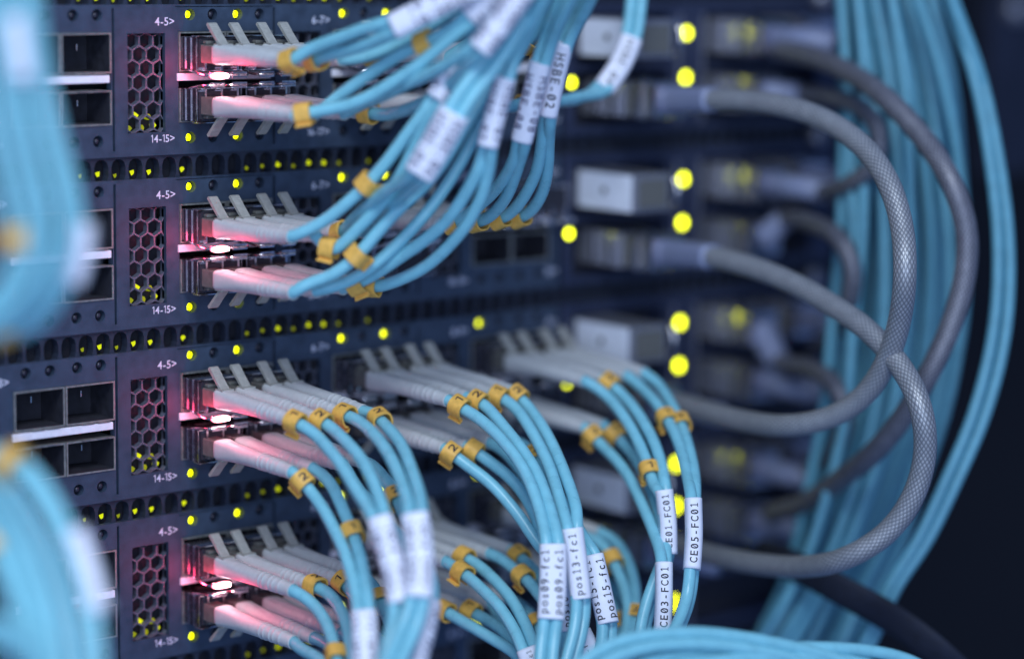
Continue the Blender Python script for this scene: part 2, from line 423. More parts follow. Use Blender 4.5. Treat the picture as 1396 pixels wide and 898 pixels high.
    # expansion module at the right
    xs = [129.6, 247]; zs = [2.3, -35.4]; op = [(134, 172, -15.4, -0.6), (134, 172, -33.5, -17.6), (187, 238, -15.4, -0.6), (187, 238, -33.5, -17.6)]
    rd = [(179.2, -6.73, 2.2), (179.2, -20.17, 2.2), (130.9+1.6, -20.6, 1.9)]
    for a, b, c, d in op: xs += [a, b]; zs += [c, d]
    for a, z, r in rd[:2]: xs += [a-2.5, a+2.5]
    def cls2(x, z):
        for a, b, c, d in op:
            if a < x < b and c < z < d: return 'open'
        return None
    mb = MB(); plate(mb, xs, zs, cls2, 0, -8); mb.box((129.6, 0, 2.302), (247, -1.6, 2.6)); mb.box((129.6, 0, -35.402), (247, -14, -35.9))
    mb.build('module_faceplate', 'module_panel', root)
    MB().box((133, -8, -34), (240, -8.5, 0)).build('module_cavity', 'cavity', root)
    for a, z, r in rd:
        mb = MB(); seg = 16
        ring = [P(a+r*0.62*math.cos(6.2832*q/seg), 0.02, z+r*0.68*math.sin(6.2832*q/seg)) for q in range(seg)]
        mb.add(ring+[P(a, 0.5, z)], [(q, (q+1) % seg, seg) for q in range(seg)]); mb.build('indicator_lamp', 'led_module', root, smooth=True)
        mb = MB(); tube(mb, [P(a+r*0.8*math.cos(6.2832*q/24), 0.1, z+r*0.8*math.sin(6.2832*q/24)) for q in range(25)], 0.18, 6, up=V3((0, 1, 0))); mb.build('lamp_bezel', 'silver', root, smooth=True)
    mb = MB()
    for x in (176.0, 186.0): mb.box((x-.35, 0.6, -34), (x+.35, 0.01, -1))
    mb.build('divider_rib', 'silver', root)
    MB().box((-95, -14, -35.4), (247, -16, 8.9)).build('chassis', 'black', root)
    return root
def copy_tree(o, parent=None):
    c = o.copy(); col.objects.link(c); c.parent = parent
    for ch in list(o.children): copy_tree(ch, c)
    return c
sw = build_switch()
NAMES = ['top', 'second', 'third', 'fourth', 'fifth']
sl = ['dark blue rack switch filling the top of the picture, uppermost of the stack',
      'dark blue rack switch directly below the topmost one, empty ports marked 18-19',
      'dark blue rack switch third from the top, its empty left ports fully visible',
      'dark blue rack switch fourth from the top, partly hidden by blurred lower left cables',
      'dark blue rack switch lowest of the stack, only its slotted top strip showing']
for k in range(5):
    o = sw if k == 0 else copy_tree(sw); o.location = V3((0, 0, -U1*k))*S; o['label'] = sl[k]
    for ch in o.children:
        if ch.get('_k') in ({'112'} if k in (2, 3) else {'210'} if k == 3 else ()) or (k == 3 and ch.get('_k') == '210'):
            ch.material_slots[0].link = 'OBJECT'; ch.material_slots[0].material = MATS['led' if ch['_k'] == '210' else 'off_lens']

# ------------------------------------------------------------------ transceivers
def build_transceiver(top=True):
    root = thing('transceiver', None, 'transceiver', (0, 0, 0), 'metal transceivers filling the ports')
    f = 1 if top else -1
    mb = MB()
    mb.box((-6.75, 7.6, -4.2*f), (6.75, -9, 4.2*f)); mb.build('shell', 'shell', root, bevel=0.25)
    mb = MB()
    for n in (2.6, 5.2, 7.7):          # bright formed edges on the side and round the mouth
        mb.box((-6.98, n, -4.3), (-6.76, n-.25, 4.3)); mb.box((6.76, n, -4.3), (6.98, n-.25, 4.3))
    mb.box((-6.9, 8.3, 4.25*f), (6.9, 5.5, 4.55*f)); mb.box((-6.9, 8.2, -4.25*f), (6.9, 6.8, -4.5*f))
    for x in (-4.9, 0.1, 5.0): mb.box((x-.3, 9.0, -4.3*f), (x+.3, 7.62, -1.6*f))
    mb.build('rim', 'chrome', root)
    mb = MB(); mb.box((-6.2, 7.9, -3.5), (6.2, 7.61, 3.6)); mb.build('mouth', 'cavity', root)
    # folding bail on the side towards the other row
    mb = MB(); z = -5.35*f
    pts = [P(-6.5, 4, z+1.1*f), P(-6.5, 11.0, z), P(-5.4, 12.4, z), P(-1.1, 12.4, z), P(-0.4, 11.2, z), P(-0.4, 9, z)]
    tube(mb, spline(pts, 0.5, 1), 0.34, 8); pts = [P(6.5, 4, z+1.1*f), P(6.5, 11.0, z), P(5.4, 12.4, z), P(1.1, 12.4, z), P(0.4, 11.2, z), P(0.4, 9, z)]
    tube(mb, spline(pts, 0.5, 1), 0.34, 8)
    mb.box((-5.6, 12.3, z-.75), (-1.2, 11.7, z+.75)); mb.box((1.2, 12.3, z-.75), (5.6, 11.7, z+.75))
    mb.build('bail', 'chrome', root)
    return root
TT, TB = build_transceiver(True), build_transceiver(False)
used = {TT.name: False, TB.name: False}
MARK = {1: ('4-5', '14-15'), 2: ('6-7', '16-17'), 3: ('8-9', '18-19')}
PU = ((0.3, 7.0), (15.6, 22.4)); ZT, ZB = -9.7, -23.0
def transceiver(g, k, row, port):
    src = TT if row == 'T' else TB
    o = src if not used[src.name] else copy_tree(src); used[src.name] = True
    u = gu(g)+sum(PU[port])/2; o.location = P(u, 0, -U1*k+(ZT if row == 'T' else ZB))*S
    o['label'] = 'metal transceiver in the %s port marked %s on the %s switch from the top' % (('left', 'right')[port], MARK[g][row == 'B'], ('first', 'second', 'third', 'fourth')[k])
for k in range(4):
    for g in (1, 2, 3):
        for row in 'TB':
            for port in (0, 1):
                if g == 3 and (k, row) in ((1, 'B'), (0, 'T'), (0, 'B')): continue
                transceiver(g, k, row, port)

# ------------------------------------------------------------------ fibre cables
VDIR = -FW
def make_boot(parent, base, end, flip):
    n = 130; d = end-base; L = d.length
    pts = []
    for i in range(n+1):
        t = i/n; pts.append(base+V3((d.x*t, d.y*t, d.z*t*t)))
    def rad(t, l):
        r = 2.75-0.95*t**0.8
        if t < 0.03: r *= 0.9+0.1*(t/0.03)
        for c in (0.60, 0.655, 0.73, 0.785, 0.86):
            r += 0.17*math.exp(-((t-c)/0.0085)**2)
        if t > 0.97: r += 0.08
        return r
    def shape(t, c, s_):
        e = 0.42+0.58*min(1, t/0.35)      # squarish where it meets the plug, round at the cable
        return (math.copysign(abs(c)**e, c), math.copysign(abs(s_)**e, s_))
    mb = MB(); tube(mb, pts, rad, 20, shape=shape, caps=False)
    T = (pts[-1]-pts[-2]).normalized(); m = len(mb.v)-20
    fr = frames(pts); t_, n_, b_ = fr[-1]
    ring = [pts[-1]-T*dd+(n_*math.cos(a)+b_*math.sin(a))*rr for rr, dd in ((1.75, 0), (1.68, 2.4)) for a in [2*math.pi*q/20 for q in range(20)]]
    b0 = len(mb.v); mb.v += ring
    for q in range(20):
        q2 = (q+1) % 20; mb.f += [[m+q, m+q2, b0+q2, b0+q], [b0+q, b0+q2, b0+20+q2, b0+20+q]]
    mb.f.append(list(range(19, -1, -1)))
    mb.build('boot', 'boot', parent, smooth=True)
    return pts, T
def make_plug(parent, c, flip):
    f = -1 if flip else 1
    x, y, z = c; n = -y
    mb = MB(); mb.box((x-2.3, 13.2, z-2.35), (x+2.3, 3.0, z+2.35)); mb.box((x-1.6, 9.5, z+2.35*f), (x+1.6, 3.2, z+3.3*f))
    b = mb.build('plug', 'plug', parent, bevel=0.3)
    # latch lever rising back towards the panel, stepped at its tip
    mb = MB(); A = V3((x, -15.2, z+2.0*f)); B = V3((x, -9.2, z+7.6*f)); d = (B-A); nn = V3((0, -d.z*f, d.y*f)).normalized()
    if nn.y > 0: nn = -nn
    prof = []; st = 24
    for i in range(st+1):
        t = i/st; th = 0.42+(0.22*((t*13) % 1.0) if t > 0.62 else 0); prof.append((A+d*t, th))
    vs = []; fs = []
    for p, th in prof:
        w = 1.35
        for sx, q in ((-w, th), (w, th), (w, -0.35), (-w, -0.35)): vs.append(p+V3((sx, 0, 0))+nn*q)
    for i in range(st):
        for q in range(4): fs.append((i*4+q, i*4+(q+1) % 4, i*4+4+(q+1) % 4, i*4+4+q))
    fs += [(3, 2, 1, 0), tuple(st*4+q for q in range(4))]; mb.add(vs, fs)
    # cap where the lever meets the boot
    mb.box((x-1.9, 16.4, z+1.7*f), (x+1.9, 13.2, z+2.75*f))
    mb.build('latch_lever', 'lever', parent)
def nearest(path, x, y):
    best = min(range(1, len(path)-1), key=lambda i: (px(path[i])[0]-x)**2+(px(path[i])[1]-y)**2)
    return best
def make_clip(parent, path, x, y, num, roll=0.0, ln=4.0):
    i = nearest(path, x, y); c = path[i]; T = (path[min(i+2, len(path)-1)]-path[max(i-2, 0)]).normalized()
    if T.dot(R2) < 0: pass
    N = (VDIR*0.8+V3((0, 0, 0.9))); N = (N-T*N.dot(T)).normalized(); N = Quaternion(T, roll) @ N; B = T.cross(N)
    # open strip bent round the cable with one overlapping tail
    prof = []
    for k in range(31):
        a = math.radians(-150+300*k/30); e = 0.72
        cx, sx = math.cos(a), math.sin(a); r = 2.25
        prof.append((math.copysign(abs(cx)**e, cx)*r, math.copysign(abs(sx)**e, sx)*r))
    x1, y1 = prof[-1]; x0, y0 = prof[0]
    prof = [(x0-0.2, y0-0.0+0.55), (x0-0.05, y0+0.3)]+prof+[(x1-0.6, y1+0.15), (x1-0.95, y1+0.6), (x1-0.8, y1+1.1)]
    th = 0.5; vs = []; m = len(prof)
    for k, (a, b) in enumerate(prof):
        p0 = prof[max(k-1, 0)]; p1 = prof[min(k+1, m-1)]; dx, dy = p1[0]-p0[0], p1[1]-p0[1]; l = math.hypot(dx, dy) or 1
        nx, ny = dy/l, -dx/l
        if nx*a+ny*b < 0: nx, ny = -nx, -ny
        for hh in (-ln/2, ln/2):
            for q in (0, th): vs.append(c+T*hh+N*(a+nx*q)+B*(b+ny*q))
    fs = []
    for k in range(m-1):
        o = k*4; p = o+4
        fs += [(o, p, p+1, o+1), (o+2, o+3, p+3, p+2), (o+1, p+1, p+3, o+3), (o, o+2, p+2, p)]
    fs += [(0, 1, 3, 2), ((m-1)*4, (m-1)*4+2, (m-1)*4+3, (m-1)*4+1)]
    mb = MB(); mb.add(vs, fs); o = mb.build('number_clip', 'clip', parent, smooth=False)
    b = o.modifiers.new('bevel', 'BEVEL'); b.width = 0.12*S; b.segments = 2; b.limit_method = 'ANGLE'; b.angle_limit = 0.9
    if num:
        gv, gf, w, h = glyphs(num, False); k = 2.1/h; mb = MB(); r = 2.25+th+0.06; e = 0.72
        out = []
        for v in gv:
            a = v.x*k*1.1/r; ca, sa = math.cos(a), math.sin(a)
            out.append(c+T*(-v.y*k)+N*(math.copysign(abs(ca)**e, ca)*r+.03)+B*(-math.copysign(abs(sa)**e, sa)*r))
        mb.add(out, gf); mb.build('numeral', 'ink', o, org=origin(parent))
SE = 0.7
def sprof(x, w, t):                   # half thickness of the flattened sleeve at offset x from its middle
    return t/2*max(0.0, 1-min(1, abs(x)/(w/2))**(2/SE))**(SE/2)
def make_sleeve(parent, path, w, lines, rd=-1, t=None, ink='ink', cap=2.2, tilt=0.0):
    if t is None: o_ = min(1.55, max(0.35, (w-3.5)/2)); t = max(3.9, 2*(math.sqrt(max(0, 1.65**2-o_**2))+1.75))
    pts = resample(path, 0.8); n = len(pts); fr = []
    for i in range(n):
        T = (pts[min(i+2, n-1)]-pts[max(i-2, 0)]).normalized(); N = (VDIR-T*VDIR.dot(T)).normalized()
        if tilt: N = Quaternion(T, tilt) @ N
        fr.append((T, N, T.cross(N)))
    seg = 26; vs = []
    for p, (T, N, B) in zip(pts, fr):
        for k in range(seg):
            a = 2*math.pi*k/seg; c, s_ = math.cos(a), math.sin(a)
            vs.append(p+N*(math.copysign(abs(c)**SE, c)*t/2)+B*(math.copysign(abs(s_)**SE, s_)*w/2))
    fs = [(i*seg+k, i*seg+(k+1) % seg, (i+1)*seg+(k+1) % seg, (i+1)*seg+k) for i in range(n-1) for k in range(seg)]
    fs += [tuple(range(seg-1, -1, -1)), tuple(range((n-1)*seg, n*seg))]
    mb = MB(); mb.add(vs, fs); o = mb.build('label_sleeve', 'sleeve', parent)
    for pl in o.data.polygons: pl.use_smooth = len(pl.vertices) == 4
    L = 0.8*(n-1)
    mb = MB()
    for li, txt in enumerate(lines):
        gv, gf, gw, gh = glyphs(txt); k = cap/0.73; k = min(k, L*0.84/gw) if gw*k > L*0.84 else k
        off = 0 if len(lines) == 1 else (li-(len(lines)-1)/2)*cap*1.65
        for v in [0]:
            out = []
            for q in gv:
                s_ = L/2+rd*q.x*k*min(1.0, 1.0); up = q.y*k-off
                f = min(max(s_/0.8, 0), n-1.001); i = int(f); fr_ = f-i
                p = pts[i].lerp(pts[i+1], fr_); T, N, B = fr[i]
                r = T*rd; U = N.cross(r)
                x = up; x = max(-w/2+.05, min(w/2-.05, x))
                out.append(p+U*x+N*(sprof(x, w, t)+0.05))
            mb.add(out, gf)
    mb.build('lettering', ink, o, org=origin(parent))
    return o
def fibre(parent, pts, m='aqua', r=1.6, keep=2, name='fibre'):
    path = spline(pts, 1.5, 2, keep); mb = MB(); tube(mb, path, r, 14); mb.build(name, m, parent, smooth=True); return path
SAG = {(0, 'T'): 0.2, (1, 'T'): -0.9, (2, 'T'): 1.1, (3, 'T'): 0.2, (0, 'B'): 0.2, (1, 'B'): -0.2, (2, 'B'): 0.9, (3, 'B'): 0.4}
ORD = ('first', 'second', 'third', 'fourth')
def duplex(g, k, row, port, a, b, lab=None, post=None, clips=(), m='aqua', extra=''):
    """one duplex patch cable: two plugs, boots, fibres, number clips and the sleeve that ties the fibres"""
    z = -U1*k+(ZT if row == 'T' else ZB); flip = row == 'B'; u0 = gu(g)
    o = thing('fibre_patch_cable', 'aqua fibre pair in the %s port marked %s on the %s switch down%s' % (('left', 'right')[port], MARK[g][flip], ORD[k], extra),
              'fibre cable', P(u0+sum(PU[port])/2, 3, z), 'aqua fibre cables plugged into the switches')
    starts = []
    for pu in PU[port]:
        c = P(u0+pu, 13, z); make_plug(o, c, flip)
        e = P(u0+pu+random.uniform(-.2, .5), 45.0+random.uniform(-.4, .9), z-SAG[(k, row)])
        bp, T = make_boot(o, c, e, flip); starts.append((bp, T))
    lp = pp = None
    if lab:
        lpx = depths(lab['p'], None); lp = spline([at(*q) for q in lpx], 1.0, 1)
        w = lab.get('w', 7.0); off = min(1.55, max(0.35, (w-3.5)/2)); no = math.sqrt(max(0, 1.55**2-off**2))
        pq = [at(*q) for q in depths(post, lpx[-1][2])] if post else []
        cen = [lp[j] for j in range(0, len(lp), max(1, len(lp)//4))]+[lp[-1]]+pq
    paths = []
    for j, tr in enumerate((a, b)):
        bp, T = starts[j]
        pts = [bp[-1]-T*2.0, bp[-1]+T*1.5]
        d0 = px(bp[-1])[2]
        tr = depths(list(tr)+([(lpx[0][0], lpx[0][1], lpx[0][2])] if lab and len(tr) else []), d0)
        if lab and len(tr): tr = tr[:-1]
        pts += [at(*q) for q in tr]
        if lab:
            T0 = (cen[1]-cen[0]).normalized(); N0 = (VDIR-T0*VDIR.dot(T0)).normalized(); B0 = T0.cross(N0)
            pa, pb = at(*depths(list(a), d0)[-1]), at(*depths(list(b), d0)[-1])
            sgn = (1 if (pa-pb).dot(B0) > 0 else -1)*(1 if j == 0 else -1)
            for i, c in enumerate(cen):
                T1 = (cen[min(i+1, len(cen)-1)]-cen[max(i-1, 0)]).normalized(); N = (VDIR-T1*VDIR.dot(T1)).normalized(); B = T1.cross(N)
                pts.append(c+B*off*sgn+N*no*sgn)
        paths.append(fibre(o, pts, m))
    for (j, x, y, num, *rest) in clips: make_clip(o, paths[j], x, y, num, *(rest[:1] or [0.0]))
    if lab: make_sleeve(o, lp, lab.get('w', 7.0), lab['t'], lab.get('rd', -1), cap=lab.get('cap', 2.1), ink=lab.get('ink', 'ink'), tilt=lab.get('tilt', 0))
    return o
# ---- third switch
duplex(1, 2, 'T', 0, [(424,586),(441,604),(463,630),(482,662),(500,690)], [(445,577),(460,590),(476,606),(491,623),(507,652),(520,686)],
       dict(p=[(518,706,604),(530,750),(541,790),(546,823,596)], w=6.2, t=['CE01-FC01', 'CE01-FC01'], ink='ink_violet'), [(545,850),(535,880),(520,930,590)],
       [(0, 405, 578, '1'), (1, 439, 573, '2')])
duplex(1, 2, 'T', 1, [(480,568),(496,579),(512,594),(525,611),(538,634),(549,662),(557,688)], [(506,560),(524,579),(539,594),(551,613),(561,640),(570,666),(575,688)],
       dict(p=[(566,701,600),(571,740),(573,780),(570,817,592)], w=6.8, t=['CE02-FC01', 'CE02-FC01'], ink='ink_violet'), [(562,845),(550,872),(535,905),(525,940,580)],
       [(0, 469, 565, '1'), (1, 516, 572, '2')])
duplex(1, 2, 'B', 0, [(420,665),(440,692),(456,722),(470,752),(481,790),(487,818)], [(441,646),(455,666),(470,700),(484,735),(494,770),(502,818)],
       dict(p=[(496,834,606),(498,865),(498,915,600)], w=6.4, t=['pos01-fc1', 'pos01-fc1'], ink='ink_violet'), [(500,945,600)],
       [(0, 412, 659, '2'), (1, 481, 724, '1')])
duplex(1, 2, 'B', 1, [(476,650),(500,680),(528,712),(556,748),(578,788)], [(503,628),(519,646),(536,668),(550,700),(572,745),(589,790)],
       dict(p=[(586,823,606),(582,850),(574,880),(566,915,596)], w=5.2, t=['CE04-FC01', 'CE04-FC01'], ink='ink_violet'), [(560,950,590)],
       [(1, 537, 682, '2')])
duplex(2, 2, 'T', 0, [(622,553),(638,560),(662,577),(686,601),(708,629),(724,660),(737,700)], [(650,544),(661,551),(683,577),(706,605),(728,637),(744,675),(755,712)],
       dict(p=[(754,742,634),(754,790),(751,844,630)], w=6.9, t=['pos09-fc1', 'pos09-fc1']), [(748,862),(745,890),(742,930,624)],
       [(0, 628, 557, '1'), (1, 651, 546, '2')])
duplex(2, 2, 'T', 1, [(689,543),(712,567),(729,595),(744,624),(755,653),(766,692)], [(713,546),(735,574),(753,606),(767,638),(779,670),(787,698)],
       dict(p=[(780,720,640),(786,765),(792,816,638)], w=5.6, t=['pos13-fc1']), [(792,835),(787,865),(778,897),(768,930,630)],
       [(0, 679, 541, '1'), (1, 708, 536, '2')])
duplex(2, 2, 'B', 0, [(622,623),(645,640),(668,657),(692,683),(714,711),(732,740)], [(652,618),(674,634),(697,652),(716,676),(731,705),(745,745)],
       dict(p=[(766,775,652),(771,815),(775,862,648)], w=4.8, t=['pos10-fc1']), [(776,880),(775,905),(772,940,645)],
       [(0, 616, 622, '2'), (1, 645, 611, '')], )
duplex(2, 2, 'B', 1, [(681,608),(700,628),(720,655),(742,690),(768,722),(790,742)], [(712,602),(730,622),(745,645),(764,680),(784,712),(799,738)],
       dict(p=[(808,757,652),(818,800),(829,851,648)], w=5.8, t=['pos15-fc1', 'pos15-fc1']), [(828,872),(820,900),(810,935,645)],
       [(1, 729, 621, '2')])
duplex(3, 2, 'T', 0, [(822,534),(845,560),(863,588),(877,617),(886,642),(893,668)], [(841,531),(863,554),(880,580),(894,608),(903,638),(906,655)],
       dict(p=[(905,668,664),(910,710),(911,757,662)], w=4.9, t=['CE01-FC01']), [(902,775),(890,805),(878,845),(872,890,655)],
       [(0, 886, 640, '1'), (1, 834, 518, '2')])
duplex(3, 2, 'T', 1, [(868,522),(892,546),(907,567),(920,590),(932,624),(939,658)], [(894,519),(912,545),(925,570),(936,600),(945,635),(948,662)],
       dict(p=[(945,680,656),(946,730),(943,777,652)], w=4.6, t=['CE05-FC01']), [(940,810),(928,846),(908,885,640),(895,920)],
       [(0, 907, 573, '1'), (1, 931, 575, '2')])
duplex(3, 2, 'B', 0, [(813,600),(837,623),(857,649),(874,684),(888,716),(899,748)], [(851,606),(869,629),(885,662),(899,704),(908,742)],
       dict(p=[(905,767,654),(905,815),(903,862,650)], w=4.6, t=['CE03-FC01']), [(901,885),(895,925,640)],
       [(0, 804, 597, '2'), (1, 838, 592, '1')])
# ---- fourth switch
duplex(1, 3, 'T', 0, [(420,816),(436,834),(447,852),(455,878),(462,910),(468,940,610)], [(444,804),(458,820),(468,836),(474,856),(478,885),(484,930,610)],
       None, None, [(0, 456, 893, '1', 1.2), (1, 433, 797, '2', -0.5)])
duplex(1, 3, 'T', 1, [(475,800),(488,818),(500,845),(510,880),(518,930,615)], [(507,793),(518,818),(530,845),(538,872),(545,930,615)],
       None, None, [(0, 463, 798, '1', 0.5), (1, 518, 820, '')])
duplex(1, 3, 'B', 0, [(404,881),(420,889),(437,899),(455,920,620)], [(436,871),(455,885),(470,898),(485,925,620)], None, None)
duplex(1, 3, 'B', 1, [(475,866),(495,885),(512,920,630)], [(502,858),(520,876),(540,920,630)], None, None, [])
duplex(2, 3, 'T', 0, [(616,770),(640,787),(660,806),(679,824),(694,846),(705,866)], [(647,766),(666,782),(682,798),(698,817),(712,842),(724,868)],
       dict(p=[(721,884,642),(732,915,640),(742,945)], w=6.6, t=['pos11-fc1']), [(750,970,640)],
       [(0, 632, 782, '1', -0.7), (1, 634, 760, '')])
duplex(2, 3, 'T', 1, [(682,759),(698,773),(724,795),(740,818),(762,838),(778,850)], [(704,754),(717,766),(732,780),(748,800),(768,830),(784,846)],
       dict(p=[(790,862,650),(803,888),(818,925,648)], w=6.2, t=['pos14-fc1']), [(828,950,648)],
       [(0, 713, 788, ''), (1, 710, 759, '1')])
duplex(2, 3, 'B', 0, [(619,840),(647,856),(679,875),(706,892),(730,925,650)], [(648,837),(667,846),(684,857),(703,882),(722,925,650)],
       None, None, [(0, 607, 833, '', 0.9), (1, 641, 832, '1')])
duplex(2, 3, 'B', 1, [(674,833),(690,847),(706,868),(722,905,655)], [(698,817),(714,827),(728,842),(742,870),(750,915,655)],
       None, None, [(1, 731, 852, '')])
duplex(3, 3, 'T', 0, [(814,735),(830,753),(842,778),(853,806),(857,840),(850,872),(835,915,670)], [(836,733),(854,759),(865,793),(867,830),(861,862),(848,910,670)],
       None, None, [(0, 833, 764, ''), (1, 868, 841, '2')], m='aqua')
duplex(3, 3, 'B', 0, [(806,800),(828,815),(842,838),(848,868),(846,915,690)], [(832,796),(850,815),(860,842),(862,880),(858,920,690)],
       None, None, [(0, 846, 845, '2')])
# ---- first and second switch
duplex(1, 0, 'T', 0, [(412,71),(435,62),(455,55),(494,40),(522,32)], [(432,80),(467,71),(506,58),(530,47)],
       dict(p=[(537,37,602),(570,20),(610,0),(660,-25,596)], w=6.4, t=['HSBE-01', 'HSBE-01'], ink='ink_violet', cap=2.4), [(700,-50,590)],
       [(0, 386, 78, '', 0.4), (1, 416, 86, '1', 3.0)])
duplex(1, 0, 'T', 1, [(478,82),(512,74),(550,56),(600,26),(640,-2),(690,-40,620)], [(505,76),(530,64),(570,44),(620,12),(660,-20,620)],
       None, None, [(1, 508, 76, '')])
duplex(1, 0, 'B', 0, [(434,151),(470,146),(508,130),(545,106),(582,80),(614,52)], [(452,139),(480,118),(508,98),(536,80),(567,64),(606,46),(632,28)],
       dict(p=[(643,22,602),(664,2),(690,-22,596)], w=6.8, t=['HSBE-03', 'HSBE-03'], ink='ink_violet', cap=2.4), [(720,-50,590)],
       [(0, 418, 156, '1', -0.8), (1, 579, 55, '', 0.3)])
duplex(1, 0, 'B', 1, [(480,148),(520,132),(560,112),(598,94),(628,76)], [(515,158),(548,152),(588,134),(619,111),(640,84)],
       dict(p=[(655,67,592),(678,38),(704,2),(716,-16,588)], w=6.0, t=['HSBE-04', 'HSBE-04'], ink='ink_violet', cap=2.4), [(735,-45,590)],
       [(1, 500, 163, '', 1.4)])
duplex(1, 1, 'T', 0, [(412,316),(438,305),(464,284),(490,262),(528,220),(560,176),(584,146)], [(440,338),(455,345),(480,319),(507,292),(534,260),(558,216),(582,162)],
       dict(p=[(596,134,610),(616,106),(637,76,608)], w=6.0, t=['HSBE-05', 'HSBE-05'], ink='ink_violet', cap=2.4), [(655,50),(678,12),(700,-35,618)],
       [(0, 495, 249, '', 0.2), (1, 446, 346, '', -0.6)])
duplex(1, 1, 'T', 1, [(472,312),(496,285),(533,256),(555,244)], [(505,306),(530,284),(556,262),(572,248)],
       dict(p=[(571,238,602),(595,198),(620,153,598)], w=7.6, t=['HSBE-06', 'HSBE-06'], ink='ink_violet', cap=2.5), [(637,125),(658,100),(682,67),(704,31),(722,0),(742,-38,600)], [(0, 462, 322, '', 0.6)])
duplex(1, 1, 'B', 0, [(408,390),(443,380),(474,362),(494,341),(518,313),(543,285),(580,252),(610,214),(630,178),(660,128),(690,78),(716,34),(738,-2),(762,-45,612)],
       [(442,394),(470,386),(504,366),(545,330),(585,286),(614,245),(640,200),(668,140),(698,88),(724,42),(748,-2),(772,-45,618)], None, None, [(0, 487, 348, '', 0.1)])
duplex(1, 1, 'B', 1, [(487,386),(515,372),(540,354),(580,327),(614,296),(637,260),(655,226)], [(510,393),(540,383),(580,364),(626,320),(647,290),(661,255),(668,225)],
       dict(p=[(665,199,612),(677,150),(689,105,608)], w=5.4, t=['HSBE-07', 'HSBE-07'], ink='ink_violet', cap=2.4), [(700,68),(716,32),(738,-5),(755,-45,590)],
       [(0, 485, 385, ''), (1, 506, 393, '', 2.0)])
duplex(2, 1, 'T', 0, [(638,292),(656,278),(680,254),(695,230),(704,210)], [(653,304),(672,292),(691,268),(701,242),(711,212)],
       dict(p=[(711,192,630),(724,140),(737,85,624)], w=5.6, t=['HSBE-08', 'HSBE-08'], ink='ink_violet', cap=2.4), [(745,62),(756,32),(772,0),(795,-40,600)],
       [(0, 618, 304, '', 2.6), (1, 652, 308, '', 2.6)])
duplex(2, 1, 'T', 1, [(684,299),(701,287),(717,264),(731,236),(738,200)], [(712,297),(728,284),(741,260),(747,225),(748,190)],
       dict(p=[(747,157,636),(758,105),(770,56,630)], w=5.0, t=['HSBE-02'], cap=2.4), [(780,38),(794,14),(812,-25,612)],
       [(0, 681, 303, '', 2.6), (1, 708, 301, '', 2.6)])
duplex(2, 0, 'B', 1, [(690,146),(725,142),(760,138),(786,136)], [(712,140),(740,136),(768,138),(790,132)],
       dict(p=[(823,121,704),(846,88),(861,52,706)], w=6.4, t=['HSBE-09'], cap=2.4), [(865,28),(868,-5),(872,-40,706)], [(0, 712, 125, '')])
duplex(2, 0, 'T', 1, [(690,74),(712,64),(735,42),(755,10),(772,-35,640)], [(706,72),(722,62),(738,46),(765,0),(785,-40,640)], None, None, [(0, 722, 57, ''), (1, 736, 46, '')])
duplex(2, 0, 'T', 0, [(622,72),(650,52),(680,20),(705,-25,630)], [(650,72),(672,50),(695,15),(715,-30,630)], None, None, [])
duplex(2, 0, 'B', 0, [(625,140),(655,118),(685,80),(705,30),(720,-35,630)], [(655,136),(680,112),(704,70),(722,20),(735,-35,630)], None, None, [])

# ------------------------------------------------------------------ loose aqua cables
def loose(pts, label, group, m='aqua', lab=None, clips=(), boot=False):
    P3 = [at(*q) for q in depths(pts, None)]
    o = thing('fibre_cable', label, 'fibre cable', P3[0], group)
    path = fibre(o, P3, m, r=1.6)
    for (x, y, num) in clips: make_clip(o, path, x, y, num)
    if lab:
        i, j = nearest(path, *lab[0]), nearest(path, *lab[1]); seg = path[min(i, j):max(i, j)+1]
        make_sleeve(o, seg, 7.0, lab[2], ink='ink_violet')
    return o
FG = 'blurred aqua cables hanging in the left foreground'
fl = [([(40,-60,500),(54,60),(70,150),(92,235),(106,300),(100,355),(80,405),(46,445),(-60,470,515)], ((106,306),(92,380)), 'rightmost'),
      ([(26,-60,490),(40,50),(55,145),(76,232),(92,300),(86,352),(62,405),(26,442),(-60,464,510)], None, 'second from the right'),
      ([(-4,-60,486),(14,50),(28,145),(46,232),(62,300),(62,345),(48,392),(16,438),(-50,470,505)], ((8,20),(26,110)), 'third from the right'),
      ([(-22,-60,480),(-4,50),(10,145),(28,225),(44,290),(48,340),(38,385),(8,425),(-50,452,500)], None, 'fourth from the right'),
      ([(-60,-60,484),(-36,50),(-20,140),(-2,225),(14,290),(22,335),(14,380),(-14,415),(-70,435,500)], None, 'fifth from the right')]
for pts, lb, w in fl:
    loose(pts, 'blurred aqua cable sweeping down the upper left edge, %s of the five' % w, FG, lab=(lb[0], lb[1], ['CE08-FC01']) if lb else None,
          clips=[(10, 450, '')] if 'second' in w else [(12, 322, '')] if 'fifth' in w else ())
